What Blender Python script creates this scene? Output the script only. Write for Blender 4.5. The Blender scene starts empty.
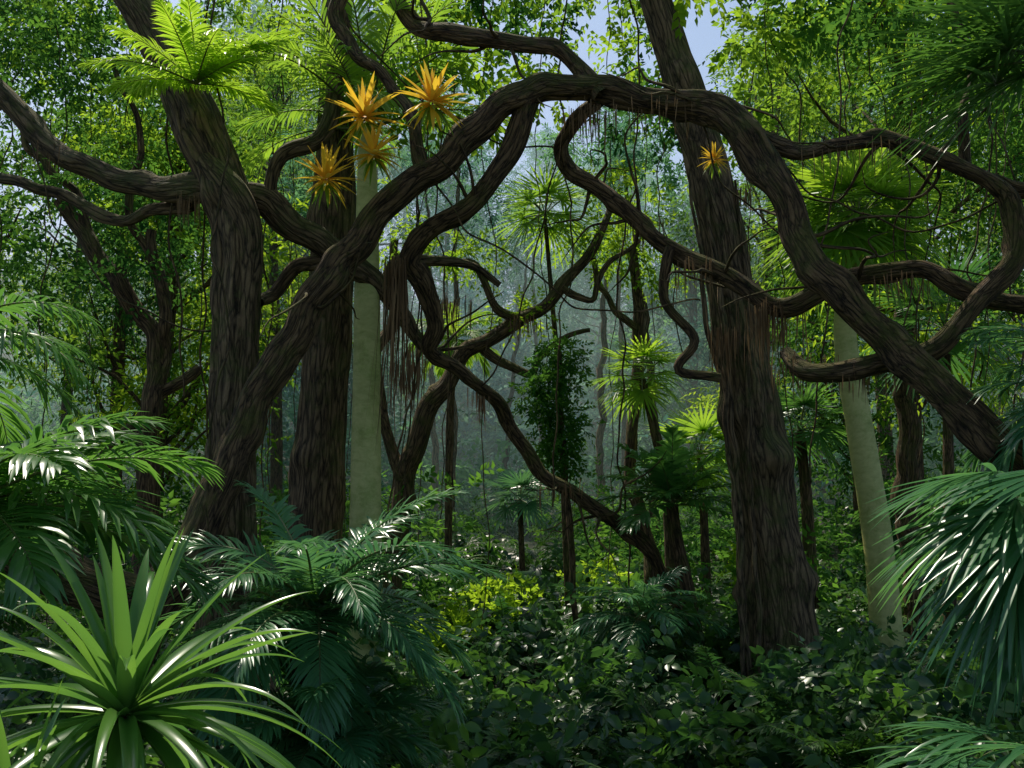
import bpy, math, random
import numpy as np
from mathutils import Vector
R = np.random.default_rng(11)
PI = math.pi
scene = bpy.context.scene
CAM_H, PITCH = 2.1, math.radians(6)

# ---------------------------------------------------------------- helpers
def S(u, v, d):
    """image pixel (u, v) -> world position at forward distance d (metres)"""
    x = (u-512)/1000.0; z = (384-v)/1000.0  # u and v are image pixel coordinates, unprojected through the camera
    Y = math.cos(PITCH)-z*math.sin(PITCH); Z = math.sin(PITCH)+z*math.cos(PITCH)
    return np.array([x/Y*d, d, CAM_H+Z/Y*d])

def nrm(a):
    a = np.asarray(a, float)
    return a/np.maximum(np.linalg.norm(a, axis=-1, keepdims=True), 1e-9)

class MB:
    def __init__(s): s.V=[]; s.F=[]; s.M=[]; s.A=[]; s.B=[]; s.n=0
    def add(s, V, F, mat=0, rnd=0.5, bk=None):
        V = np.asarray(V, float).reshape(-1, 3); F = np.asarray(F, np.int64)
        s.V.append(V); s.F.append(F+s.n); s.M.append(mat)
        s.A.append(np.broadcast_to(np.asarray(rnd, float), (len(V),)).copy())
        s.B.append(V if bk is None else bk); s.n += len(V)
    def merge(s, o, pos=(0,0,0), rot=0.0, sc=1.0, da=0.0):
        c, n = math.cos(rot), math.sin(rot)
        M = np.array([[c,-n,0],[n,c,0],[0,0,1]])*sc
        for V,F,m,A,B in zip(o.V,o.F,o.M,o.A,o.B):
            s.V.append(V@M.T+np.asarray(pos)); s.F.append(F+s.n); s.M.append(m)
            s.A.append(A+da); s.B.append(B)
        s.n += o.n
    def mesh(s, name, mats, smooth=True):
        me = bpy.data.meshes.new(name)
        V = np.concatenate(s.V); 
        cnt = np.concatenate([np.full(len(f), f.shape[1]) for f in s.F])
        mi = np.concatenate([np.full(len(f), m) for f, m in zip(s.F, s.M)])
        loops = np.concatenate([f.ravel() for f in s.F])
        me.vertices.add(len(V)); me.vertices.foreach_set("co", V.ravel().astype(np.float32))
        me.loops.add(len(loops)); me.loops.foreach_set("vertex_index", loops.astype(np.int32))
        me.polygons.add(len(cnt))
        st = np.concatenate([[0], np.cumsum(cnt)[:-1]])
        me.polygons.foreach_set("loop_start", st.astype(np.int32))
        me.polygons.foreach_set("loop_total", cnt.astype(np.int32))
        me.polygons.foreach_set("material_index", mi.astype(np.int32))
        me.polygons.foreach_set("use_smooth", np.full(len(cnt), smooth))
        a = me.attributes.new("rnd", 'FLOAT', 'POINT'); a.data.foreach_set("value", np.concatenate(s.A).astype(np.float32))
        b = me.attributes.new("bk", 'FLOAT_VECTOR', 'POINT'); b.data.foreach_set("vector", np.concatenate(s.B).ravel().astype(np.float32))
        for m in mats: me.materials.append(m)
        me.update(calc_edges=True)
        return me
    def obj(s, name, mats, smooth=True):
        o = bpy.data.objects.new(name, s.mesh(name, mats, smooth)); scene.collection.objects.link(o); return o

def catmull(P, step):
    P = np.asarray(P, float)
    P = np.vstack([2*P[0]-P[1], P, 2*P[-1]-P[-2]])
    out = []
    for i in range(1, len(P)-2):
        p0,p1,p2,p3 = P[i-1:i+3]
        L = np.linalg.norm(p2[:3]-p1[:3]); n = max(2, int(L/step))
        t = np.linspace(0,1,n,endpoint=False)[:,None]
        out.append(0.5*((2*p1)+(-p0+p2)*t+(2*p0-5*p1+4*p2-p3)*t*t+(-p0+3*p1-3*p2+p3)*t**3))
    out.append(P[-2][None]); return np.vstack(out)

def tube(mb, pts, seg=14, step=0.06, ridge=0.08, wob=0.0, mat=0, twist=1.0, knots=0.0):
    C = catmull(pts, step); P = C[:,:3].copy(); r = np.maximum(C[:,3], 0.002)
    n = len(P); L = np.concatenate([[0], np.cumsum(np.linalg.norm(np.diff(P,axis=0),axis=1))])
    if wob > 0:
        env = np.sin(np.linspace(0,PI,n))**0.5
        for ax in range(3):
            for k in range(4):
                fr = R.uniform(1.5, 7)*(0.6+0.5*k); P[:,ax] += env*wob*.84*np.sin(L*fr+R.uniform(0,6.28))/(1+k*0.8)
    T = nrm(np.gradient(P, axis=0))
    N = np.zeros_like(T); a = np.cross(T[0], [0.3,1,0.1]); N[0] = a/np.linalg.norm(a)
    for i in range(1,n):
        v = N[i-1]-T[i]*np.dot(N[i-1],T[i]); N[i] = v/np.linalg.norm(v)
    Bn = np.cross(T,N)
    A = np.linspace(0, 2*PI, seg, endpoint=False)
    rr = np.ones((n,seg))
    for k in (2,3,5,8,11,15):
        if k > seg/2.5: break
        rr += ridge*0.75/math.sqrt(k)*np.sin(k*A[None]+twist*L[:,None]*R.uniform(-1,1)+R.uniform(0,6.28)+0.8*np.sin(L[:,None]*R.uniform(.5,2.2)+R.uniform(0,6)))
    rr += ridge*0.6*np.sin(L[:,None]*R.uniform(5,9)+2*A[None])*np.sin(L[:,None]*2.1+1)
    if knots:
        for _ in range(int(L[-1]*knots)):
            l0 = R.uniform(0, L[-1]); a0 = R.uniform(0,2*PI); s = R.uniform(.04,.10)+r.mean()*0.4
            da = np.angle(np.exp(1j*(A-a0)))
            rr += R.uniform(.15,.45)*np.exp(-((L[:,None]-l0)/s)**2-(da[None]/0.7)**2)
    rad = r[:,None]*rr
    V = P[:,None]+rad[...,None]*(np.cos(A)[None,:,None]*N[:,None]+np.sin(A)[None,:,None]*Bn[:,None])
    bk = np.stack([np.broadcast_to(np.cos(A)[None]*r[:,None],(n,seg)), np.broadcast_to(np.sin(A)[None]*r[:,None],(n,seg)), np.broadcast_to(L[:,None],(n,seg))],-1)
    bk = bk+R.uniform(-20,20)
    i = np.arange(n-1)[:,None]; j = np.arange(seg)[None]
    F = np.stack([i*seg+j, i*seg+(j+1)%seg, (i+1)*seg+(j+1)%seg, (i+1)*seg+j], -1).reshape(-1,4)
    mb.add(V.reshape(-1,3), F, mat, R.uniform(0,1), bk.reshape(-1,3))
    return P

def limb(mb, rows, rs=1.0, **kw):
    pts = [np.append(S(u,v,d), hw*rs*d/1000.0) for u,v,d,hw in rows]
    return tube(mb, pts, **kw)

def blades(mb, base, dr, up, L, W, droop, nseg=3, fold=0.25, mat=0, rnd=0.5, prof='lance'):
    base = np.asarray(base,float).reshape(-1,3); N = len(base)
    dr = nrm(np.broadcast_to(dr,(N,3))); up = np.broadcast_to(up,(N,3))
    L = np.broadcast_to(L,(N,)); W = np.broadcast_to(W,(N,)); droop = np.broadcast_to(droop,(N,))
    side = nrm(np.cross(dr, up)); U = nrm(np.cross(side, dr))
    t = np.linspace(0,1,nseg+1)
    if prof == 'lance': w = np.sin(PI*np.clip(t*0.93+0.07,0,1))**0.6
    elif prof == 'strap': w = np.minimum(1, 0.7+1.2*t)*np.clip(1-t**1.8,0,1)**0.8
    elif prof == 'leaf': w = np.sin(PI*t**0.8)**0.9
    w = w.copy(); w[-1] = 0.02
    g = np.array([0,0,-1.0])
    bend = droop[:,None]*t[None]**2
    C = base[:,None]+dr[:,None]*(L[:,None]*(t[None]-0.25*np.minimum(bend,1.2)*t[None]))[...,None]+g*(L[:,None]*bend)[...,None]
    hw = 0.5*W[:,None]*w[None]
    Lf = C-side[:,None]*hw[...,None]+U[:,None]*(hw*fold)[...,None]
    Rt = C+side[:,None]*hw[...,None]+U[:,None]*(hw*fold)[...,None]
    V = np.stack([Lf,C,Rt],2)
    ns = nseg+1
    b = np.arange(N)[:,None,None]*ns*3; i = np.arange(nseg)[None,:,None]*3; k = np.arange(2)[None,None]
    q = b+i+k
    F = np.stack([q, q+1, q+4, q+3], -1).reshape(-1,4)
    rn = np.repeat(np.broadcast_to(rnd,(N,)), ns*3)
    mb.add(V.reshape(-1,3), F, mat, rn)

def kites(mb, base, dr, up, L, W, mat=0, rnd=0.5, fold=0.3):
    N = len(base); dr = nrm(dr); side = nrm(np.cross(dr, up)); U = np.cross(side, dr)
    L = np.broadcast_to(L,(N,))[:,None]; W = np.broadcast_to(W,(N,))[:,None]
    m = base+dr*L*0.42+U*W*fold*0.5
    V = np.stack([base, m-side*W*.5, base+dr*L-U*L*0.08, m+side*W*.5], 1)
    b = np.arange(N)*4
    F = np.concatenate([np.stack([b,b+1,b+2],-1), np.stack([b,b+2,b+3],-1)])
    mb.add(V.reshape(-1,3), F, mat, np.repeat(np.broadcast_to(rnd,(N,)),4))

def sprays(mb, org, out, twL, k, lL, lW, mat=0, rnd=0.5, hi=False, flat=0.6):
    org = np.asarray(org,float); N = len(org)
    out = nrm(out+R.normal(0,.45,(N,3))); out[:,2] -= 0.15; out = nrm(out)
    upv = nrm(np.array([0,0,1.0])*flat+R.normal(0,.4,(N,3)))
    side = nrm(np.cross(out, upv)); U = np.cross(side, out)
    tl = twL*R.uniform(.6,1.3,N)
    t = (np.arange(k)+0.6)/k
    sg = np.where(np.arange(k)%2==0,1,-1)*1.0
    sg[-1] = 0.15
    pos = org[:,None]+out[:,None]*(tl[:,None]*t[None])[...,None]-np.array([0,0,1.])*(tl[:,None]*0.25*t[None]**2)[...,None]
    d = out[:,None]*0.7+side[:,None]*sg[None,:,None]*0.9-np.array([0,0,.25])+R.normal(0,.22,(N,k,3))
    up = U[:,None]+R.normal(0,.3,(N,k,3))
    s = R.uniform(.7,1.25,(N,k))
    rn = np.clip(np.repeat(np.broadcast_to(rnd,(N,)),k)+R.normal(0,.15,N*k),0,1)
    a = (pos.reshape(-1,3), d.reshape(-1,3), nrm(up.reshape(-1,3)), (lL*s).ravel(), (lW*s).ravel())
    if hi: blades(mb, *a, droop=R.uniform(0,.4,N*k), nseg=4, fold=.25, mat=mat, rnd=rn, prof='leaf')
    else: kites(mb, *a, mat=mat, rnd=rn)

def clump(mb, c, rad, ntw, twL=.3, k=7, lL=.12, lW=.05, mat=0, rnd=.5, hi=False, squash=.7):
    p = nrm(R.normal(0,1,(ntw,3))); rr = R.uniform(.35,1,(ntw,1))**.6
    off = p*rr*rad*np.array([1,1,squash])
    lump = 1+.3*np.sin(p[:,:1]*5+c[0])*np.sin(p[:,1:2]*4+c[1]*3)
    sprays(mb, np.asarray(c)+off*lump, p, twL, k, lL, lW, mat, rnd+0.12*p[:,2], hi)

def rachis(o, az, elev, L, bend, n=14):
    t = np.linspace(0,1,n); pit = elev-bend*t**1.25
    h = np.array([math.cos(az), math.sin(az), 0.0])
    T = np.cos(pit)[:,None]*h+np.sin(pit)[:,None]*np.array([0,0,1.0])
    P = np.asarray(o)+np.concatenate([[np.zeros(3)], np.cumsum((T[1:]+T[:-1])*.5*(L/(n-1)),axis=0)])
    sd = np.array([-h[1],h[0],0.0]); return t,P,T,sd

def interp(t, tt, X): return np.stack([np.interp(tt,t,X[:,i]) for i in range(3)],-1)

def pinnate(mb, o, az, elev, L, bend, nl=34, ll=.3, lw=.025, start=.12, droop=.35, vee=.15, mat=0, smat=1, rnd=.5, nseg=4, roll=0.0):
    t,P,T,sd = rachis(o,az,elev,L,bend)
    sdv = np.broadcast_to(sd,T.shape); U = np.cross(T, -sdv)
    c,s = math.cos(roll),math.sin(roll); S2 = sdv*c+U*s; U2 = U*c-sdv*s
    r = np.column_stack([P, np.linspace(.011,.002,len(P))*max(L,.5)])
    tube(mb, r, seg=5, step=L/10, ridge=0, mat=smat)
    tt = np.linspace(start,1.0,nl)+R.uniform(-.004,.004,nl); tt = np.clip(tt,0,1)
    for sg in (-1,1):
        p = interp(t,tt,P); TT = nrm(interp(t,tt,T)); SS = nrm(interp(t,tt,S2)); UU = nrm(interp(t,tt,U2))
        if UU[0][2] < 0: UU = -UU
        a = np.radians(22+50*tt**1.5)+R.normal(0,.05,nl)
        d = SS*sg*np.cos(a)[:,None]+TT*np.sin(a)[:,None]+UU*(vee+R.normal(0,.07,nl))[:,None]
        ln = ll*(np.sin(PI*np.clip(.12+.8*(tt-start)/(1-start),0,1))**.7)*R.uniform(.88,1.08,nl)
        blades(mb, p, d, UU, ln, lw*(.6+.4*ln/ll), droop*R.uniform(.5,1.5,nl), nseg=nseg, fold=.25, mat=mat, rnd=np.clip(rnd+R.normal(0,.1,nl),0,1))

def fan(mb, o, az, elev, pl, L, nl=26, spread=250, w=.03, bend=.6, droop=.5, mat=0, smat=1, rnd=.5, tilt=0.5):
    t,P,T,sd = rachis(o,az,elev,pl,bend,8)
    tube(mb, np.column_stack([P, np.full(len(P), .009)]), seg=5, step=pl/6, ridge=0, mat=smat)
    e = P[-1]; Tn = T[-1]; up = np.cross(sd,Tn); up = up if up[2]>0 else -up
    dn = nrm(Tn*math.cos(tilt)-up*math.sin(tilt))
    U = nrm(np.cross(dn, sd)); U = U if U[2]>0 else -U
    a = np.radians(np.linspace(-spread/2,spread/2,nl))+R.normal(0,.02,nl)
    d = dn*np.cos(a)[:,None]+sd*np.sin(a)[:,None]+U*R.normal(.05,.05,(nl,1))
    ln = L*(.62+.38*np.cos(a/2)**1.5)*R.uniform(.9,1.05,nl)
    blades(mb, np.repeat(e[None],nl,0), d, U, ln, w, droop*R.uniform(.4,1.4,nl), nseg=6, fold=.35, mat=mat, rnd=np.clip(rnd+R.normal(0,.08,nl),0,1))

def rosette(mb, o, n, L, W, e0=80, e1=5, droop=.6, mat=0, rnd=.5, nseg=10, fold=.35, jit=.12):
    i = np.arange(n); az = i*2.39996+R.normal(0,.12,n); f = i/(n-1)
    el = np.radians(e0+(e1-e0)*f)+R.normal(0,jit,n)
    d = np.stack([np.cos(az)*np.cos(el), np.sin(az)*np.cos(el), np.sin(el)],-1)
    u = np.stack([-np.cos(az)*np.sin(el), -np.sin(az)*np.sin(el), np.cos(el)],-1)
    ln = L*(.7+.3*np.sin(PI*np.clip(f+.15,0,1)))*R.uniform(.8,1.12,n)
    blades(mb, np.asarray(o)+d*W*.5, d, u, ln, W*R.uniform(.8,1.1,n), droop*(.3+f)*R.uniform(.7,1.3,n), nseg=nseg, fold=fold, mat=mat, rnd=np.clip(rnd+R.normal(0,.15,n),0,1), prof='strap')

# ---------------------------------------------------------------- materials
def newmat(name):
    m = bpy.data.materials.new(name); m.use_nodes = True; nt = m.node_tree; nt.nodes.clear(); return m, nt
def leafmat(name, dark, light, trans, tf=.35, rough=.42, spec=.5, cheap=False):
    m, nt = newmat(name); N = nt.nodes; K = nt.links.new
    out = N.new('ShaderNodeOutputMaterial'); mix = N.new('ShaderNodeMixShader'); tr = N.new('ShaderNodeBsdfTranslucent')
    at = N.new('ShaderNodeAttribute'); at.attribute_name = 'rnd'
    fac = at.outputs['Fac']
    if not cheap:
        g = N.new('ShaderNodeNewGeometry'); no = N.new('ShaderNodeTexNoise'); no.inputs['Scale'].default_value = 3; no.inputs['Detail'].default_value = 2
        K(g.outputs['Position'], no.inputs['Vector'])
        ad = N.new('ShaderNodeMath'); ad.operation='MULTIPLY_ADD'; K(no.outputs['Fac'], ad.inputs[0]); ad.inputs[1].default_value=.9; 
        sb = N.new('ShaderNodeMath'); sb.operation='SUBTRACT'; K(at.outputs['Fac'], sb.inputs[0]); sb.inputs[1].default_value=.45; K(sb.outputs[0], ad.inputs[2])
        ad.use_clamp = True; fac = ad.outputs[0]
    cr = N.new('ShaderNodeMix'); cr.data_type='RGBA'; K(fac, cr.inputs[0]); cr.inputs[6].default_value=(*dark,1); cr.inputs[7].default_value=(*light,1)
    t2 = N.new('ShaderNodeMix'); t2.data_type='RGBA'; K(fac, t2.inputs[0]); t2.inputs[6].default_value=(*[c*q for c,q in zip(trans,(.28,.42,.9))],1); t2.inputs[7].default_value=(*trans,1)
    K(t2.outputs[2], tr.inputs['Color'])
    if cheap: p = N.new('ShaderNodeBsdfDiffuse'); K(cr.outputs[2], p.inputs['Color'])
    else:
        p = N.new('ShaderNodeBsdfPrincipled'); K(cr.outputs[2], p.inputs['Base Color']); p.inputs['Roughness'].default_value=rough; p.inputs['Specular IOR Level'].default_value=spec
    mix.inputs[0].default_value = tf
    K(p.outputs[0], mix.inputs[1]); K(tr.outputs[0], mix.inputs[2]); K(mix.outputs[0], out.inputs[0])
    return m
def barkmat(name, dark, light, moss=(.07,.10,.02), mossamt=.6, sc=22, bump=1.0, stretch=.14, rough=.85, crack=.5):
    m, nt = newmat(name); N = nt.nodes; K = nt.links.new
    out = N.new('ShaderNodeOutputMaterial'); p = N.new('ShaderNodeBsdfPrincipled'); K(p.outputs[0], out.inputs[0])
    at = N.new('ShaderNodeAttribute'); at.attribute_name='bk'
    mp = N.new('ShaderNodeMapping'); K(at.outputs['Vector'], mp.inputs[0]); mp.inputs['Scale'].default_value=(1,1,stretch)
    n1 = N.new('ShaderNodeTexNoise'); n1.inputs['Scale'].default_value=sc; n1.inputs['Detail'].default_value=9; n1.inputs['Roughness'].default_value=.72; K(mp.outputs[0], n1.inputs['Vector'])
    n1.inputs['Distortion'].default_value=1.0
    nw = N.new('ShaderNodeTexNoise'); nw.inputs['Scale'].default_value=sc*.6; nw.inputs['Detail'].default_value=5; K(mp.outputs[0], nw.inputs['Vector'])
    wm = N.new('ShaderNodeVectorMath'); wm.operation='MULTIPLY_ADD'; K(nw.outputs['Color'], wm.inputs[0]); wm.inputs[1].default_value=(.14,.14,.14); K(mp.outputs[0], wm.inputs[2])
    v1 = N.new('ShaderNodeTexVoronoi'); v1.feature='DISTANCE_TO_EDGE'; v1.inputs['Scale'].default_value=sc*1.3; K(wm.outputs[0], v1.inputs['Vector'])
    mr = N.new('ShaderNodeMapRange'); K(v1.outputs['Distance'], mr.inputs[0]); mr.inputs[2].default_value=.22; mr.inputs[3].default_value=1-crack; mr.inputs[4].default_value=1
    mu = N.new('ShaderNodeMath'); mu.operation='MULTIPLY'; K(mr.outputs[0], mu.inputs[0]); K(n1.outputs['Fac'], mu.inputs[1])
    ra = N.new('ShaderNodeValToRGB'); K(mu.outputs[0], ra.inputs[0]); ra.color_ramp.elements[0].position=.22; ra.color_ramp.elements[1].position=.58
    ra.color_ramp.elements[0].color=(*dark,1); ra.color_ramp.elements[1].color=(*light,1)
    g = N.new('ShaderNodeNewGeometry'); n2 = N.new('ShaderNodeTexNoise'); n2.inputs['Scale'].default_value=2.6; n2.inputs['Detail'].default_value=9; n2.inputs['Roughness'].default_value=.82; K(g.outputs['Position'], n2.inputs['Vector'])
    sx = N.new('ShaderNodeSeparateXYZ'); K(g.outputs['Normal'], sx.inputs[0])
    a2 = N.new('ShaderNodeMath'); a2.operation='MULTIPLY_ADD'; K(sx.outputs[2], a2.inputs[0]); a2.inputs[1].default_value=.10; K(n2.outputs['Fac'], a2.inputs[2])
    r2 = N.new('ShaderNodeMapRange'); K(a2.outputs[0], r2.inputs[0]); r2.inputs[1].default_value=.48; r2.inputs[2].default_value=.60; r2.inputs[4].default_value=mossamt
    # moss also modulated by the bark relief so it keeps texture
    mm = N.new('ShaderNodeMix'); mm.data_type='RGBA'; K(mu.outputs[0], mm.inputs[0]); mm.inputs[6].default_value=(moss[0]*.4,moss[1]*.4,moss[2]*.4,1); mm.inputs[7].default_value=(moss[0]*2,moss[1]*2,moss[2]*2,1)
    mc = N.new('ShaderNodeMix'); mc.data_type='RGBA'; K(r2.outputs[0], mc.inputs[0]); K(ra.outputs[0], mc.inputs[6]); K(mm.outputs[2], mc.inputs[7])
    K(mc.outputs[2], p.inputs['Base Color']); p.inputs['Roughness'].default_value=rough; p.inputs['Specular IOR Level'].default_value=.25
    bm = N.new('ShaderNodeBump'); bm.inputs['Strength'].default_value=bump; bm.inputs['Distance'].default_value=.07; K(mu.outputs[0], bm.inputs['Height']); K(bm.outputs[0], p.inputs['Normal'])
    return m

BARK = barkmat('bark_dark',(.013,.008,.004),(.25,.155,.075), moss=(.09,.10,.016), mossamt=.7)
BARK2 = barkmat('bark_brown',(.018,.012,.006),(.30,.20,.105), sc=17, moss=(.085,.10,.022), mossamt=.7)
PALE = barkmat('bark_pale',(.30,.31,.09),(.52,.50,.19), moss=(.24,.28,.07), mossamt=.8, sc=5, bump=.15, stretch=2.0, rough=.6, crack=.05)
FIBRE = leafmat('dry_fibre',(.08,.045,.02),(.28,.17,.08),(.30,.18,.07),.2,.8,.2)
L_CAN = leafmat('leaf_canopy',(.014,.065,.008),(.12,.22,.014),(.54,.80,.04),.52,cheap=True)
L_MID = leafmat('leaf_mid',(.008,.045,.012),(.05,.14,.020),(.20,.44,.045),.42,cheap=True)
L_UND = leafmat('leaf_understorey',(.012,.055,.012),(.065,.155,.024),(.18,.40,.04),.35,.36,.45)
L_DARK = leafmat('leaf_dark',(.010,.045,.014),(.042,.105,.028),(.09,.23,.04),.3,.34,.45)
L_FAR_HAZE = leafmat('leaf_far_haze',(.02,.10,.045),(.10,.25,.09),(.26,.56,.19),.45,cheap=True)  # paler blue-green paints distance haze into the leaf colour
L_VFAR_HAZE = leafmat('leaf_very_far_haze',(.06,.20,.13),(.20,.42,.27),(.34,.66,.40),.45,cheap=True)  # stronger painted haze for the farthest foliage, on top of the mist volume
F_GLOSS = leafmat('frond_gloss',(.022,.10,.022),(.08,.21,.04),(.24,.52,.06),.4,.28,.5)
F_BLUE = leafmat('frond_blue',(.022,.10,.038),(.075,.21,.075),(.20,.46,.10),.36,.28,.5)
F_LIGHT = leafmat('frond_light',(.05,.14,.012),(.16,.28,.025),(.56,.84,.05),.5,.4,.4)
STRAP = leafmat('strap_leaf',(.035,.125,.02),(.12,.25,.04),(.32,.60,.06),.38,.24,.55)
STEM = leafmat('stem',(.06,.08,.02),(.16,.18,.05),(.1,.1,.03),.05,.5)
ORANGE = leafmat('bromeliad_orange',(.85,.30,.01),(.95,.60,.04),(1,.66,.05),.45,.45)

# ---------------------------------------------------------------- ground
def hgt(x,y):
    return (0.12*np.sin(x*.7+1)*np.cos(y*.6)+0.06*np.sin(x*2.1+y*1.3)+0.02*np.sin(x*5)*np.sin(y*6)
            +0.10*np.clip(np.abs(x)-4,0,60) + 22/(1+np.exp(-(y-78)/12.)) )
def build_ground():
    a = np.sign(np.linspace(-1,1,221))*np.abs(np.linspace(-1,1,221))**2.6*400
    X,Y = np.meshgrid(a, a+15, indexing='ij'); Z = hgt(X,Y)
    n = 221; i = np.arange(n-1)[:,None]; j = np.arange(n-1)[None]
    F = np.stack([i*n+j,(i+1)*n+j,(i+1)*n+j+1,i*n+j+1],-1).reshape(-1,4)
    m, nt = newmat('forest_floor'); N=nt.nodes; K=nt.links.new
    out=N.new('ShaderNodeOutputMaterial'); p=N.new('ShaderNodeBsdfPrincipled'); K(p.outputs[0],out.inputs[0])
    g=N.new('ShaderNodeNewGeometry'); n1=N.new('ShaderNodeTexNoise'); n1.inputs['Scale'].default_value=5; n1.inputs['Detail'].default_value=9; K(g.outputs['Position'],n1.inputs['Vector'])
    ra=N.new('ShaderNodeValToRGB'); K(n1.outputs['Fac'],ra.inputs[0]); e=ra.color_ramp.elements; e[0].position=.35; e[0].color=(.012,.014,.006,1); e[1].position=.65; e[1].color=(.035,.06,.015,1)
    K(ra.outputs[0],p.inputs['Base Color']); p.inputs['Roughness'].default_value=.95
    b=N.new('ShaderNodeBump'); b.inputs['Distance'].default_value=.1; K(n1.outputs['Fac'],b.inputs['Height']); K(b.outputs[0],p.inputs['Normal'])
    mb=MB(); mb.add(np.stack([X,Y,Z],-1).reshape(-1,3),F); mb.obj('ground',[m])
build_ground()

# ---------------------------------------------------------------- forest trees (shared templates)
def tree_template(H, crown_lo, spread, nclump, ntw, lL, bark_r=.16, crad=1.1):
    mb = MB(); wx,wy = R.normal(0,.5,2)
    top = np.array([wx*1.5,wy*1.5,H*.93])
    pts = [np.array([0,0,-.3]),np.array([wx*.3,wy*.2,H*.3]),np.array([wx,wy*.8,H*.62]),top]
    tube(mb,[np.append(p,bark_r*s) for p,s in zip(pts,(1.3,1,.7,.25))],seg=9,step=.5,ridge=.07,mat=0)
    for i in range(nclump):
        z = R.uniform(crown_lo,1.0)*H; f = (z/H-crown_lo)/(1-crown_lo)
        rr = spread*(math.sin(PI*min(1,.18+.75*f))**.8)*R.uniform(.25,1); a = R.uniform(0,2*PI)
        c = np.array([wx*z/H+rr*math.cos(a), wy*z/H+rr*math.sin(a), z])
        zb = max(z-R.uniform(.8,2.2), H*.15); b = np.array([wx*zb/H*1.1,wy*zb/H,zb])
        mid = (b+c)/2+R.normal(0,.25,3)
        tube(mb,[np.append(b,.05),np.append(mid,.035),np.append(c,.012)],seg=5,step=.5,ridge=.0,mat=0)
        clump(mb,c,crad*R.uniform(.65,1.3),ntw,twL=lL*3,k=7,lL=lL,lW=lL*.42,mat=1,rnd=R.uniform(-.1,1),squash=.6)
    return mb
T_MID = [tree_template(h,lo,s,28,60,.16) for h,lo,s in ((11,.30,2.7),(14,.38,3.2),(9,.2,2.5),(13,.25,2.4))]
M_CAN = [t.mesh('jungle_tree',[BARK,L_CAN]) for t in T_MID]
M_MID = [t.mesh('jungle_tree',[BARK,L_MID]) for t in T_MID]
T_FAR = [tree_template(h,lo,s,40,60,.28,.25,1.7) for h,lo,s in ((19,.15,4.2),(23,.2,4.8),(16,.1,4.0))]
M_FAR = [t.mesh('distant_jungle_tree',[BARK,L_FAR_HAZE]) for t in T_FAR]
M_VFAR = [t.mesh('distant_jungle_tree',[BARK,L_VFAR_HAZE]) for t in T_FAR]
def put(me, name, x, y, s=1.0):
    o = bpy.data.objects.new(name, me); scene.collection.objects.link(o)
    o.location=(x,y,float(hgt(np.float64(x),np.float64(y)))); o.rotation_euler=(0,0,R.uniform(0,6.28)); o.scale=(s,s,s*R.uniform(.9,1.1)); return o
spots = [(-8.5,14,0,1),(-11.5,18,1,1),(-6.8,19,2,0),(-9.5,24,0,1),(-14,21,3,1),(-6.3,27,1,0),(-13,29,1,0),(-9,33,1,0),
         (7.2,18,0,0),(10.5,16,1,1),(8,23,2,1),(12.5,22,0,1),(7.0,28,3,0),(10.5,28,1,0),(15,28,3,0),(-18,32,1,0),(17,35,1,0)]
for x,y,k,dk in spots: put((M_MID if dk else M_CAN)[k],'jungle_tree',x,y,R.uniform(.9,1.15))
far = [(-10,42),(-7.0,46),(7.8,43),(13,42),(-13,50),(11.5,52),(-16,46),(19,48)]
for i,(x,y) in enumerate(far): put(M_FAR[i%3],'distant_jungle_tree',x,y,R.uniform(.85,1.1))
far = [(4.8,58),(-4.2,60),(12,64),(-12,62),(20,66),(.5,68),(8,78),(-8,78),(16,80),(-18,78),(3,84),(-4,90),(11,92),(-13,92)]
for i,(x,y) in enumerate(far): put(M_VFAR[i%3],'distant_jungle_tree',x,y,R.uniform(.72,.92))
for x,y,h in ((-1.6,27,11),(-2.4,33,14),(2.6,30,12),(3.3,24,10),(-.3,40,11),(1.6,45,13),(-3.6,22,9),(4.2,36,14)):
    mb=MB(); z0=float(hgt(x,y)); a=np.array([x,y,z0-.2]); t=a+np.array([R.normal(0,.5),0,h])
    tube(mb,[np.append(a,.13),np.append(a*.6+t*.4+R.normal(0,.15,3),.10),np.append(t,.04)],seg=9,step=.3,ridge=.08,wob=.06)
    for _ in range(9): clump(mb,t+R.normal(0,1,3)*[.8,.8,.9],.6,36,.3,7,.15,.06,1,R.uniform(.2,.9),squash=.5)
    mb.obj('slender_tree',[BARK2,L_FAR_HAZE])

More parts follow.
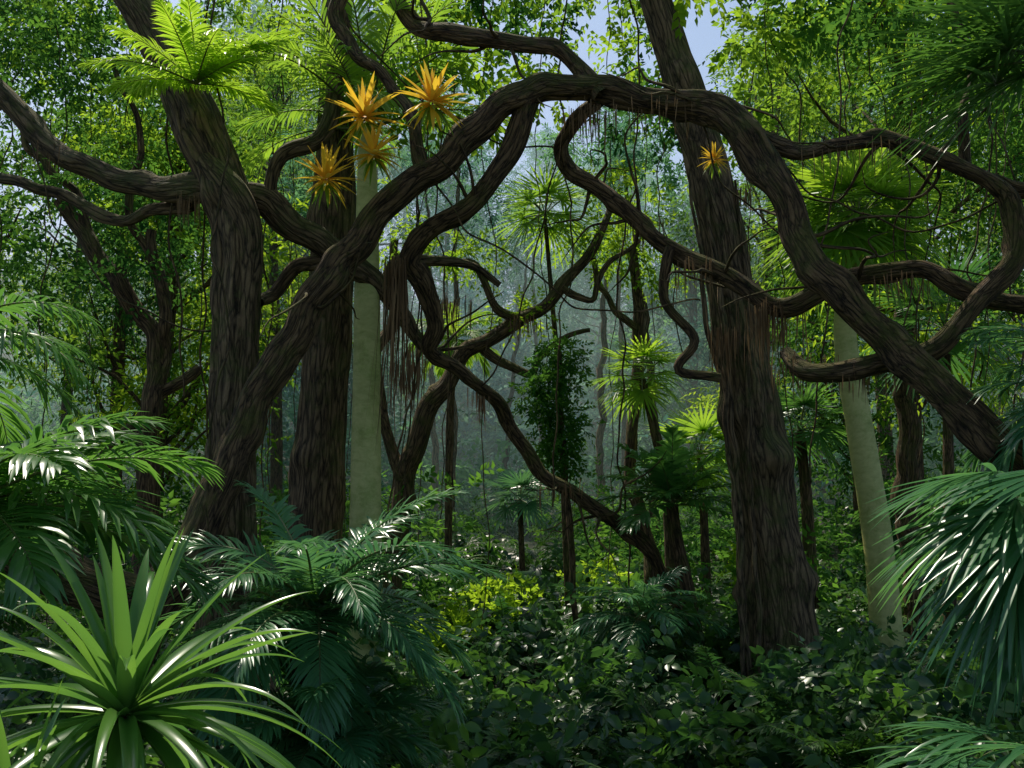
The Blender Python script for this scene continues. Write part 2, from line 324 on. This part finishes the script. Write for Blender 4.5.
# ---------------------------------------------------------------- hero limbs
def arch_tree():
    mb = MB()
    limb(mb,[(75,800,7.3,34),(110,690,7.4,30),(160,600,7.6,26),(215,500,7.8,23),(258,400,8,21),(312,300,8,20),(380,212,8,18),(450,152,8,17),(520,98,8,17),(565,88,8,16),(625,97,8,16),(700,108,7.9,17),(738,124,7.8,20),(765,172,7.7,20),(802,238,7.5,19),(850,303,7.3,19),(902,357,7.1,19),(960,402,6.9,20),(1024,468,6.7,23),(1110,560,6.5,26),(1180,760,6.4,34)],rs=.8,seg=38,step=.03,ridge=.14,wob=.035,knots=3.2)
    limb(mb,[(-60,520,7,18),(0,553,7.2,20),(60,577,7.4,22),(120,596,7.5,24),(165,600,7.6,18)],seg=22,step=.05,ridge=.1,wob=.02,knots=2)
    K = dict(seg=20,step=.03,ridge=.14,wob=.045,knots=3.5,rs=.86)
    limb(mb,[(528,100,8,14),(505,160,8.1,13),(470,206,8.2,12),(430,230,8.3,12),(411,257,8.4,12),(428,282,8.5,11),(436,320,8.7,9),(433,350,8.9,8),(460,378,9.2,8),(492,402,9.5,8),(520,440,9.9,8),(560,482,10.3,8),(600,515,10.7,8),(640,545,11,8),(668,580,11.3,7),(690,640,11.6,8)],**K)
    limb(mb,[(388,-20,8.4,9),(425,30,8.3,10),(478,35,8.2,10),(522,42,8.2,9),(572,62,8.1,10),(604,96,8,12)],**K)
    limb(mb,[(345,-20,8.6,8),(338,20,8.5,8),(380,78,8.3,7),(412,122,8.1,7),(420,165,8,9)],**K)
    limb(mb,[(604,96,8.1,8),(580,118,8.3,8),(556,146,8.5,9),(568,172,8.6,10),(598,192,8.6,10),(642,215,8.5,10),(668,248,8.4,10),(722,278,8.3,11),(792,303,8.1,11),(858,281,7.9,11),(912,272,7.7,10),(960,290,7.5,10),(1040,303,7.3,10)],**K)
    limb(mb,[(760,140,7.8,12),(800,152,7.8,9),(836,145,7.7,9),(884,142,7.6,9),(938,157,7.5,9),(990,181,7.4,10),(1020,215,7.3,13),(1018,262,7.2,13),(975,312,7.2,12),(920,348,7.3,12),(860,374,7.4,12),(810,372,7.5,11),(785,352,7.7,8)],**K)
    limb(mb,[(990,181,7.4,9),(1030,190,7.3,9),(1090,180,7.2,8)],**K)
    limb(mb,[(966,168,7.5,6),(960,110,7.5,5),(968,50,7.5,5),(945,-20,7.5,4)],seg=10,step=.05,ridge=.08,wob=.03)
    limb(mb,[(670,248,8.4,6),(664,300,8.4,5),(690,340,8.4,5),(680,374,8.4,5),(720,378,8.4,5)],seg=10,step=.05,ridge=.08,wob=.03)
    for (u,v,d) in [(430,20,8.3),(500,38,8.2),(590,186,8.6),(722,278,8.3),(858,281,7.9),(884,142,7.6),(470,206,8.2),(433,350,9),(560,482,10.3),(640,215,8.5),(938,157,7.5),(700,108,7.9),(800,238,7.5),(312,300,8),(600,515,10.7)]:
        for _ in range(3):
            p=S(u,v,d); pts=[np.append(p,.02)]; q=p.copy(); dd=nrm(R.normal(0,1,3)+np.array([0,0,.3]))
            for j in range(5):
                dd=nrm(dd+R.normal(0,.4,3)); q=q+dd*R.uniform(.12,.3); pts.append(np.append(q,.015*(1-j*.2)))
            tube(mb,pts,seg=7,step=.04,ridge=.05,wob=.02)
    mb.obj('gnarled_arching_tree',[BARK])
arch_tree()

def leaning_tree():
    mb=MB()
    limb(mb,[(95,-60,8.6,22),(128,-10,8.6,23),(160,45,8.6,24),(190,110,8.6,25),(216,172,8.6,27),(232,232,8.6,28),(235,300,8.6,28),(233,400,8.6,27),(228,520,8.6,28),(222,640,8.6,31),(218,790,8.6,42)],rs=.88,seg=48,step=.04,ridge=.16,wob=.02,knots=1.2,twist=.6)
    limb(mb,[(205,160,8.45,10),(236,200,8.4,14),(251,250,8.4,11),(249,330,8.45,8),(243,420,8.5,8),(246,560,8.5,9),(250,700,8.5,12)],seg=14,step=.06,ridge=.1,wob=.02)
    limb(mb,[(-40,60,9,12),(5,95,9,13),(50,145,9,14),(100,172,8.9,14),(150,187,8.8,14),(205,190,8.7,17),(262,205,8.8,17),(305,238,8.9,15),(345,262,9,14),(385,292,9.2,10),(410,330,9.4,7),(440,362,9.6,5)],rs=.85,seg=22,step=.04,ridge=.13,wob=.035,knots=3)
    K=dict(seg=12,step=.05,ridge=.1,wob=.05,knots=1.8)
    limb(mb,[(-20,170,9.4,5),(20,186,9.3,6),(60,196,9.2,6),(100,216,9.1,6),(150,212,9,6),(190,203,8.8,7)],**K)
    limb(mb,[(340,258,9,8),(300,262,9,7),(275,290,9,7),(258,303,8.8,6)],**K)
    limb(mb,[(270,215,8.8,7),(272,185,8.8,7),(285,160,8.8,8),(318,135,8.8,9),(335,80,8.8,9),(340,-10,8.9,9)],**K)
    limb(mb,[(384,290,9.2,8),(400,258,9.2,7),(428,262,9.3,6),(470,270,9.5,4),(500,285,9.6,3)],**K)
    mb.obj('leaning_fluted_tree',[BARK2])
leaning_tree()

def straight():
    mb=MB()
    limb(mb,[(340,-120,9.6,15),(338,-20,9.6,17),(336,100,9.6,19),(334,200,9.6,24),(330,300,9.6,26),(323,400,9.6,27),(317,500,9.6,29),(310,600,9.6,32),(305,740,9.6,46)],rs=.86,seg=48,step=.05,ridge=.09,knots=.8,twist=.3)
    mb.obj('straight_rainforest_tree',[BARK2])
    mb=MB()
    limb(mb,[(560,-420,10,12),(600,-250,10,16),(625,-120,10,18),(643,-40,10,20),(672,50,10,22),(700,140,10,25),(722,230,10,27),(738,330,10,30),(755,430,10,33),(770,530,10,36),(781,620,10,40),(790,720,10,52)],rs=.82,seg=56,step=.045,ridge=.1,knots=1.1,twist=.4)
    for u0,u1,h in ((720,742,3),(705,738,2.5),(750,755,2.5)):
        limb(mb,[(u0-15,180,9.78,h*.5),(u0,300,9.75,h),(u1-8,450,9.7,h),(u1+2,600,9.65,h),(u1+9,715,9.5,h)],seg=8,step=.08,wob=.03)
    hub=S(600,-250,10)
    for i in range(18):  # crown clumps above the frame, added to shade the right foreground
        c=np.array([R.uniform(.5,7.5),R.uniform(7.5,12.5),R.uniform(9,12)])
        if i%3==0: tube(mb,[np.append(hub,.09),np.append((hub+c)/2+R.normal(0,.3,3),.06),np.append(c,.02)],seg=6,step=.3)
        clump(mb,c,R.uniform(.6,1.0),46,.4,7,.17,.08,1,R.uniform(.2,.9),squash=.5)
    mb.obj('large_rainforest_tree',[BARK2,L_CAN])
    K=dict(seg=12,step=.06,ridge=.1,wob=.05,knots=1.2)
    mb=MB()
    limb(mb,[(392,650,12.5,11),(395,560,12.5,10),(402,480,12.5,11),(440,392,12.5,10),(478,345,12.5,8),(520,320,12.5,7),(560,285,12.5,6),(600,232,12.5,4),(612,190,12.6,3)],**K)
    limb(mb,[(402,480,12.5,7),(385,420,12.6,6),(380,350,12.7,6),(400,300,12.8,5),(395,240,12.9,4)],**K)
    limb(mb,[(520,320,12.5,5),(490,300,12.4,4),(470,270,12.3,4),(440,262,12.2,3)],**K)
    limb(mb,[(560,285,12.5,4),(590,300,12.4,3),(600,270,12.4,3),(640,240,12.4,2)],**K)
    limb(mb,[(480,345,12.5,5),(520,372,12.4,4),(545,350,12.4,3),(590,330,12.3,2)],**K)
    for c in ((600,232),(470,270),(612,190),(395,240),(520,320),(440,262)):
        for _ in range(2): clump(mb,S(c[0]+R.uniform(-15,15),c[1]+R.uniform(-18,10),12.6),.28,26,.2,7,.08,.035,1,R.uniform(.5,.95))
    mb.obj('crooked_understorey_tree',[BARK,L_CAN])
    mb=MB()
    limb(mb,[(60,200,11,7),(90,240,11,8),(122,285,11,9),(147,340,11,9),(153,410,11,10),(150,480,11,11),(146,640,11,14)],**K)
    limb(mb,[(152,230,11,5),(160,290,11,6),(166,350,11,6),(155,410,11,7)],**K)
    limb(mb,[(60,480,11,5),(100,452,11,6),(150,412,11,6),(200,368,11,5)],**K)
    limb(mb,[(92,240,11,5),(70,190,11,4),(30,150,11,4),(10,90,11,3)],**K)
    limb(mb,[(160,290,11,4),(130,200,11,4),(140,120,11,3),(110,60,11,3)],**K)
    for _ in range(22): clump(mb,S(R.uniform(-20,190),R.uniform(0,330),R.uniform(10.5,13)),.5,45,.24,7,.09,.04,1,R.uniform(.1,.9))
    mb.obj('crooked_understorey_tree',[BARK,L_MID])
    mb=MB()
    limb(mb,[(632,250,15,5),(640,330,15,6),(633,430,15,6),(640,520,15,7),(655,600,15,9),(660,680,15,11)],**K)
    limb(mb,[(640,330,15,4),(600,290,15,3),(590,250,15,3)],**K)
    for c in ((610,250),(640,235),(590,250),(660,270),(630,200)): clump(mb,S(*c,15),.5,45,.25,7,.1,.045,1,.6)
    mb.obj('slender_tree',[BARK,L_CAN])
    mb=MB()
    limb(mb,[(905,230,13,10),(903,330,13,10),(905,430,13,11),(910,540,13,12),(915,660,13,14)],rs=.85,**K)
    for _ in range(10): clump(mb,S(R.uniform(880,1000),R.uniform(60,230),R.uniform(13,14.5)),.5,45,.24,7,.09,.04,1,R.uniform(.2,.8))
    mb.obj('dark_trunk_tree',[BARK,L_MID])
    mb=MB()
    limb(mb,[(559,345,11.5,2),(563,420,11.5,3),(569,500,11.5,4),(574,590,11.5,4),(578,670,11.5,5)],seg=8,step=.08,wob=.02,rs=.8)
    for i in range(34):
        f=i/33; w=26*math.sin(PI*(.12+.76*f))
        clump(mb,S(558+R.uniform(-w,w),348+f*114,11.5+R.uniform(-.25,.25)),.2,26,.12,7,.06,.028,1,R.uniform(.3,1))
    mb.obj('young_columnar_tree',[BARK,L_MID])
straight()

# ---------------------------------------------------------------- palms
def crown(mb,o,n,L,e0=75,e1=-15,**kw):
    for i in range(n):
        f=i/(n-1); az=i*2.39996+R.normal(0,.15); el=math.radians(e0+(e1-e0)*f)
        pinnate(mb,np.asarray(o)+R.normal(0,.01,3),az,el,L*R.uniform(.85,1.1),kw.get('bend',1.2)*R.uniform(.8,1.2),nl=kw.get('nl',34),ll=kw.get('ll',.3),lw=kw.get('lw',.022),droop=kw.get('droop',.35),rnd=R.uniform(.3,.7),mat=1,smat=2,roll=R.normal(0,.15),vee=kw.get('vee',.15),nseg=3)
def palm(name,top,rows,n,L,leaf,trunk=PALE,**kw):
    mb=MB(); limb(mb,rows,seg=20,step=.06,ridge=.02,twist=.2)
    crown(mb,S(*top),n,L,**kw); return mb.obj(name,[trunk,leaf,STEM])
def fanpalm_tree(name,top,rows,n,pl,L,leaf,trunk,w=.03,nl=26,e0=85,e1=-30,droop=.15,spread=230,tilt=.25):
    mb=MB(); limb(mb,rows,seg=16,step=.06,ridge=.03,twist=.2); o=S(*top)
    for i in range(n):
        f=i/(n-1); fan(mb,o,i*2.39996,math.radians(e0+(e1-e0)*f),pl,L*R.uniform(.85,1.1),nl=nl,spread=spread,w=w,bend=.3,droop=droop*(.5+f),mat=1,smat=2,rnd=R.uniform(.3,.8),tilt=tilt)
    return mb.obj(name,[trunk,leaf,STEM])
palm('tall_pale_palm',(367,130,9.2),[(367,125,9.2,8),(367,200,9.2,11),(367,300,9.2,13),(366,450,9.2,15),(365,560,9.2,17),(364,720,9.2,22)],24,1.5,F_LIGHT,ll=.42,lw=.03,e0=88,e1=15,bend=.9)
fanpalm_tree('pale_trunk_palm',(857,222,11),[(856,226,11,9),(845,330,11,11),(860,430,11,13),(879,550,11,14),(892,700,11,17)],24,.45,.95,F_LIGHT,PALE,w=.04,nl=30,droop=.2)
fanpalm_tree('fan_leaf_palm',(642,378,14),[(642,380,14,4),(655,430,14,5),(668,500,14,6),(675,640,14,8)],16,.35,.5,F_LIGHT,BARK,nl=22)
fanpalm_tree('fan_leaf_palm',(545,215,13),[(545,218,13,2),(552,300,13,2.5),(560,400,13,3),(570,640,13,4)],14,.3,.6,F_LIGHT,BARK,nl=22)
fanpalm_tree('fan_leaf_palm',(520,500,20),[(520,502,20,2.5),(522,560,20,3),(524,640,20,4)],14,.35,.6,F_BLUE,BARK,nl=20,w=.04)
fanpalm_tree('fan_leaf_palm',(945,330,12),[(945,333,12,4),(948,430,12,5),(950,660,12,7)],14,.5,.8,F_GLOSS,BARK,nl=24,w=.04)
fanpalm_tree('fan_leaf_palm',(700,455,15),[(700,458,15,3),(704,520,15,4),(708,650,15,6)],16,.4,.65,F_LIGHT,BARK,nl=24,w=.04)
palm('understorey_palm',(672,503,11),[(672,506,11,6),(676,540,11,7),(690,600,11,7),(700,670,11,9)],22,.85,F_GLOSS,trunk=BARK,ll=.34,lw=.05,nl=22,bend=.6,e0=75,e1=0,vee=.3)
palm('understorey_palm',(640,620,9.5),[(640,623,9.5,6),(642,700,9.5,8)],18,.7,F_BLUE,trunk=BARK,ll=.26,lw=.03,nl=24,bend=1,e0=75,e1=0)
fanpalm_tree('fan_leaf_palm',(800,430,12.5),[(800,432,12.5,5),(808,520,12.5,6),(812,640,12.5,8)],14,.35,.5,F_GLOSS,BARK)
palm('tree_fern',(455,340,16),[(455,343,16,3),(450,420,16,4),(448,560,16,4),(446,640,16,6)],18,.9,F_LIGHT,trunk=BARK,ll=.25,lw=.03,bend=1.3)
mb=MB()
for i in range(15):
    az=[.0,.5,1.0,2.0,2.7,3.2,3.9,4.6,5.2,5.8,6.1,-.3,3.5,4.9,5.5][i]
    pinnate(mb,S(196,84,7.9),az,R.uniform(.2,1.0),R.uniform(.65,.95),R.uniform(.5,1.0),nl=44,ll=.22,lw=.022,start=.05,rnd=.9,mat=0,smat=1,nseg=3)
mb.obj('epiphytic_fern',[F_LIGHT,STEM])

def fanpalm(name,o,leaves,mat,ground=None,**kw):
    mb=MB()
    if ground is not None:
        tube(mb,[np.append(ground,.09),np.append((ground+o)/2+R.normal(0,.04,3),.08),np.append(o,.07)],seg=14,step=.08,ridge=.1,mat=2)
    for az,el,pl,L in leaves: fan(mb,o,math.radians(az),math.radians(el),pl,L,rnd=R.uniform(.3,.7),**kw)
    mb.obj(name,[mat,STEM,BARK])
o=S(1060,60,6.2); g=o.copy(); g[2]=0
fanpalm('fan_palm',o,[(178,30,.35,1.),(195,8,.4,1.),(165,-12,.4,1.),(230,30,.5,.95),(130,30,.5,.9),(185,55,.4,.95),(270,10,.5,.9),(60,20,.6,.9),(0,20,.6,.9),(320,15,.6,.9),(205,-20,.4,.85),(150,10,.5,.9)],L_UND,g,w=.028,nl=34,spread=280,droop=.15,tilt=.15,bend=.2)
o=S(1075,520,4.7); g=o.copy(); g[2]=0
fanpalm('fan_palm',o,[(185,35,.3,.72),(200,5,.35,.72),(170,-15,.3,.7),(150,50,.4,.7),(225,25,.35,.7),(190,-40,.3,.7),(240,50,.4,.7),(120,20,.5,.7),(90,40,.5,.7),(0,30,.5,.7),(300,20,.5,.7),(215,-20,.35,.7)],F_BLUE,g,w=.036,nl=32,spread=190,droop=.25,tilt=.45)
o=S(1050,820,4.2); g=o.copy(); g[2]=0
fanpalm('fan_palm',o,[(185,60,.3,.5),(200,30,.3,.5),(150,50,.4,.5),(225,45,.35,.5),(240,70,.4,.5),(120,60,.4,.5)],F_BLUE,g,w=.03,nl=24,spread=200,droop=.3,tilt=.4)
o=S(1100,400,6.5); g=o.copy(); g[2]=0
mb=MB(); tube(mb,[np.append(g,.09),np.append(o,.07)],seg=12,step=.1,ridge=.06,mat=0); crown(mb,o,18,1.1,ll=.35,lw=.03,e0=75,e1=-10); mb.obj('feather_palm',[BARK,F_BLUE,STEM])
o=S(-75,350,5.6); g=o.copy(); g[2]=0
mb=MB(); tube(mb,[np.append(g,.09),np.append(o,.07)],seg=12,step=.1,ridge=.06,mat=0); crown(mb,o,13,1.05,ll=.33,lw=.026,e0=45,e1=-10,bend=1.2,droop=.5); mb.obj('feather_palm',[BARK,F_GLOSS,STEM])
o=S(-45,515,4.4); g=o.copy(); g[2]=0
mb=MB(); tube(mb,[np.append(g,.09),np.append(o,.07)],seg=12,step=.1,ridge=.06,mat=0); crown(mb,o,24,1.15,ll=.38,lw=.034,e0=50,e1=0,bend=.9,droop=.35,vee=.25,nl=40); mb.obj('feather_palm',[BARK,F_GLOSS,STEM])
def cycad(o,n,L,nl=48):
    g=o.copy(); g[2]=0
    mb=MB(); tube(mb,[np.append(g,.13),np.append((g+o)/2,.12),np.append(o,.10)],seg=18,step=.05,ridge=.12,mat=0,knots=4)
    for i in range(n):
        f=i/(n-1); az=i*2.39996
        pinnate(mb,o+R.normal(0,.02,3),az,math.radians(68-80*f)+R.normal(0,.08),L*R.uniform(.9,1.12),1.2*R.uniform(.8,1.25),nl=nl,ll=.25,lw=.021,start=.08,droop=.3,vee=.25,rnd=R.uniform(.4,.9),mat=1,smat=2,nseg=3,roll=R.normal(0,.2))
    rosette(mb,o+np.array([0,0,.02]),22,.42,.05,e0=88,e1=30,droop=.3,mat=3,rnd=.8)
    mb.obj('cycad',[BARK,F_BLUE,STEM,STRAP])
cycad(S(315,615,5.2),32,.95)
cycad(S(318,745,5.0),24,.6)
o=S(125,718,3.1)
mb=MB(); g=o.copy(); g[2]=0; tube(mb,[np.append(g,.05),np.append(o,.05)],seg=12,step=.05,ridge=.1,mat=1)
rosette(mb,o,70,.88,.056,e0=66,e1=-20,droop=.5,nseg=14,fold=.7,jit=.25,rnd=.45)
mb.obj('strap_leaf_plant',[STRAP,BARK])
o=S(10,850,2.8); mb=MB(); rosette(mb,o,30,.6,.04,droop=.5,nseg=12); mb.obj('strap_leaf_plant',[STRAP])

def brom(u,v,d,L,mat=ORANGE,n=40):
    mb=MB(); o=S(u,v,d); rosette(mb,o,n,L,L*.15,e0=80,e1=-35,droop=.2,nseg=6,mat=0,fold=.4,rnd=.7,jit=.2)
    rosette(mb,o-np.array([0,0,.03]),10,L*.7,L*.12,e0=-10,e1=-50,droop=.5,nseg=6,mat=1,fold=.4); mb.obj('orange_bromeliad',[mat,F_LIGHT])
for a in ((364,118,7.6,.36),(326,180,7.6,.31),(432,103,7.5,.36),(373,155,7.5,.28),(714,160,9.0,.2)): brom(*a)

# ---------------------------------------------------------------- hanging roots & vines
mb=MB()
def hang(u,v,d,n,L,w,spread):
    p=np.repeat(S(u,v,d)[None],n,0)+R.normal(0,1,(n,3))*np.array([spread,spread*.6,.03])
    blades(mb,p,np.array([0,0,-1.])+R.normal(0,.05,(n,3)),nrm(R.normal(0,1,(n,3))*[1,1,.1]),L*R.uniform(.3,1.1,n),w,0,nseg=5,rnd=R.uniform(.1,.9,n),prof='strap')
hang(395,262,8.3,70,1.5,.016,.045); hang(408,365,8.8,60,.5,.012,.07); hang(480,390,9.4,50,.35,.012,.05); hang(765,305,8.1,110,.55,.012,.12)
hang(590,108,8,60,.5,.012,.09); hang(412,345,12.5,50,.7,.015,.08); hang(190,195,8.6,50,.3,.01,.06); hang(740,190,9.8,40,.3,.012,.06); hang(520,320,12.4,60,.35,.014,.15); hang(800,360,7.6,60,.3,.01,.12)
hang(860,375,7.4,30,.22,.01,.12); hang(450,300,12.3,60,.5,.014,.15); hang(725,330,9.6,60,.6,.012,.08); hang(690,262,8.3,40,.35,.01,.12); hang(900,278,7.7,40,.25,.009,.15); hang(640,220,8.5,40,.3,.009,.1); hang(850,146,7.6,40,.3,.009,.2); hang(660,104,7.9,40,.3,.009,.2); hang(560,484,10.2,40,.3,.01,.1); hang(60,150,9,40,.3,.01,.15)
mb.obj('hanging_aerial_roots',[FIBRE])
mb=MB()
for i in range(60):
    u=R.uniform(-20,1050); d=R.uniform(8,16); 
    p0=S(u,-60,d); p1=S(u+R.normal(0,25),R.uniform(300,700),d+R.normal(0,.6)); m=(p0+p1)/2+R.normal(0,.12,3); q=(p0+m)/2+R.normal(0,.12,3)
    if 440<u<600 and i%3: continue
    r=R.uniform(.004,.011)
    tube(mb,[np.append(x,r) for x in (p0,q,m,p1)],seg=6,step=.1,ridge=.05,wob=.05)
for (a,b,s) in [((420,165,8),(700,300,8.4),.9),((780,160,7.8),(1000,200,7.4),.6),((345,10,8.5),(560,150,8.5),.5),((20,120,9),(220,330,8.5),.7),((700,120,8),(880,280,7.9),.5),((560,150,8.6),(480,390,9.3),.5)]:
    p0,p1=S(*a),S(*b); m=(p0+p1)/2-np.array([0,0,s*.6])+R.normal(0,.1,3)
    tube(mb,[np.append(x,.008) for x in (p0,(p0+m)/2-[0,0,.12],m,(p1+m)/2-[0,0,.12],p1)],seg=6,step=.06,ridge=.05,wob=.06)
mb.obj('liana_vines',[BARK])

# ---------------------------------------------------------------- overhead canopy
mb=MB()
for i in range(105):
    u=R.uniform(400,1060); v=R.uniform(-120,150); d=R.uniform(9,16)
    if v>60 and R.uniform()<.45: continue
    if 560<u<680 and v<60 and d<13: continue
    if u>780 and v>80: continue
    clump(mb,S(u,v,d),R.uniform(.3,.65),32,.28,7,.12,.065,int(R.uniform()<.35),R.uniform(0,1))
for i in range(38):
    clump(mb,S(R.uniform(-80,330),R.uniform(-120,90),R.uniform(9.5,14)),R.uniform(.3,.6),34,.26,7,.09,.045,int(R.uniform()<.35),R.uniform(0,1))
mb.obj('canopy_foliage',[L_CAN,L_MID])  # darker second leaf material paints silhouettes into some of the clumps

# ---------------------------------------------------------------- undergrowth
T=[]
for k in range(4):
    t=MB(); 
    for j in range(7):
        a=R.uniform(0,6.28); r=R.uniform(0,.35); clump(t,np.array([r*math.cos(a),r*math.sin(a),R.uniform(.1,.5)]),.22,10,.2,6,.10,.055,0,R.uniform(.2,.8),hi=True)
    T.append(t)
TF=[]
for k in range(3):
    t=MB()
    for i in range(13): pinnate(t,np.zeros(3),i*2.4,math.radians(R.uniform(35,75)),R.uniform(.45,.65),R.uniform(1,1.6),nl=22,ll=.13,lw=.022,start=.1,rnd=R.uniform(.2,.8),mat=0,smat=1,nseg=2)
    TF.append(t)
TB=[]
for k in range(2):
    t=MB(); n=14; az=R.uniform(0,6.28,n); el=R.uniform(.5,1.3,n)
    d=np.stack([np.cos(az)*np.cos(el),np.sin(az)*np.cos(el),np.sin(el)],-1)
    blades(t,d*.12,d,np.array([0,0,1.])-d*.3,R.uniform(.3,.5,n),.13,R.uniform(.3,.8,n),nseg=7,fold=.3,rnd=R.uniform(.2,.8,n),prof='leaf'); TB.append(t)
ug=MB(); ug2=MB(); fe=MB()
for i in range(760):
    y=4.2+R.uniform(0,1)**1.5*24; x=R.uniform(-1,1)*(y*.6+.5); z=float(hgt(x,y))
    if i>600: y=R.uniform(5,14); x=R.uniform(-1.6,3.5); z=float(hgt(x,y))
    c=R.uniform(); tgt=(ug if R.uniform()<.4 else ug2); s=R.uniform(.45,1.3)*(1+.03*max(0,y-10))
    if c<.52: tgt.merge(T[i%4],(x,y,z-.05),R.uniform(0,6.28),s,da=R.uniform(-.2,.25))
    elif c<.82: fe.merge(TF[i%3],(x,y,z+.05),R.uniform(0,6.28),s*1.3,da=R.uniform(-.2,.3))
    else: tgt.merge(TB[i%2],(x,y,z),R.uniform(0,6.28),s*1.3,da=R.uniform(-.1,.3))
n=16000; y=4+R.uniform(0,1,n)**1.4*18; x=R.uniform(-1,1,n)*(y*.6+.5); a=R.uniform(0,6.28,n)
p=np.stack([x,y,hgt(x,y)+.02+.18*R.uniform(0,1,n)**2],-1); d=np.stack([np.cos(a),np.sin(a),R.uniform(-.2,.6,n)],-1)
kites(ug,p,d,nrm(np.array([0,0,1.])+R.normal(0,.35,(n,3))),R.uniform(.06,.14,n),R.uniform(.04,.09,n),rnd=R.uniform(0,1,n))
ug.obj('undergrowth_foliage',[L_DARK]); ug2.obj('undergrowth_foliage',[L_UND]); fe.obj('fern_undergrowth',[L_UND,STEM])
sh=MB()
for i in range(100):
    y=R.uniform(12,34); x=R.uniform(-1,1)*(y*.6); 
    if abs(x-.3)<1.6 and y<20: continue
    h=R.uniform(.6,1.8); clump(sh,np.array([x,y,float(hgt(x,y))+h*.6]),h*.8,100,.3,7,.13,.06,0,R.uniform(.1,1),squash=.9)
sh.obj('shrub_thicket',[L_MID])
sh=MB()
for (u,v,d,r) in ((480,612,12,.42),(455,640,11,.3),(505,600,13,.4),(760,560,14,.4),(600,590,15,.5)):
    clump(sh,S(u,v,d),r,110,.2,7,.09,.05,0,R.uniform(.5,.9))
sh.obj('sunlit_shrub',[L_CAN])  # sun on these shrubs is put in by the bright canopy leaf colour
fs=MB()
for i in range(90):
    y=R.uniform(34,62); x=R.uniform(-1,1)*(y*.6); h=R.uniform(1.5,4) if abs(x)>5 else R.uniform(1,2.4)
    clump(fs,np.array([x,y,float(hgt(x,y))+h*.5]),h,110,.7,6,.3,.14,0,R.uniform(0,1),squash=.8)
fs.obj('distant_shrubs',[L_FAR_HAZE])
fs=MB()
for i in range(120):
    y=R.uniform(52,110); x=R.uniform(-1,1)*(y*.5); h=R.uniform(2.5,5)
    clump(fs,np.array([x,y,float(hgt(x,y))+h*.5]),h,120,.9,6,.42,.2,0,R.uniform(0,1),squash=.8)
fs.obj('distant_shrubs',[L_VFAR_HAZE])

# ---------------------------------------------------------------- mist in the valley
import bmesh
bm=bmesh.new(); bmesh.ops.create_cube(bm,size=1); me=bpy.data.meshes.new('mist'); bm.to_mesh(me); bm.free()
mo=bpy.data.objects.new('mist',me); scene.collection.objects.link(mo); mo.scale=(160,90,26); mo.location=(0,24+45,12)
m,nt=newmat('mist'); out=nt.nodes.new('ShaderNodeOutputMaterial'); vs=nt.nodes.new('ShaderNodeVolumeScatter'); vs.inputs['Color'].default_value=(.68,1,.88,1); vs.inputs['Density'].default_value=.0095; vs.inputs['Anisotropy'].default_value=.15
nt.links.new(vs.outputs[0],out.inputs['Volume']); me.materials.append(m)

# ---------------------------------------------------------------- light & camera
EL,AZ=math.radians(58),math.radians(-28)
w=bpy.data.worlds.new('World'); scene.world=w; w.use_nodes=True; nt=w.node_tree; bg=nt.nodes['Background']
sk=nt.nodes.new('ShaderNodeTexSky'); sk.sky_type='NISHITA'; sk.sun_disc=False; sk.sun_elevation=EL; sk.sun_rotation=AZ; nt.links.new(sk.outputs[0],bg.inputs[0]); bg.inputs[1].default_value=.15
sd=Vector((math.sin(AZ)*math.cos(EL),math.cos(AZ)*math.cos(EL),math.sin(EL)))
l=bpy.data.lights.new('sun','SUN'); l.energy=5; l.angle=math.radians(.5); l.color=(1,.93,.78); lo=bpy.data.objects.new('sun',l); scene.collection.objects.link(lo); lo.rotation_euler=sd.to_track_quat('Z','Y').to_euler(); lo.location=sd*50
c=bpy.data.cameras.new('camera'); co=bpy.data.objects.new('camera',c); scene.collection.objects.link(co); scene.camera=co
c.sensor_width=36; c.lens=36*1000/1024; c.clip_end=1500; co.location=(0,0,CAM_H); co.rotation_euler=(PI/2+PITCH,0,0)
scene.view_settings.view_transform='Standard'; scene.view_settings.look='None'; scene.view_settings.exposure=0
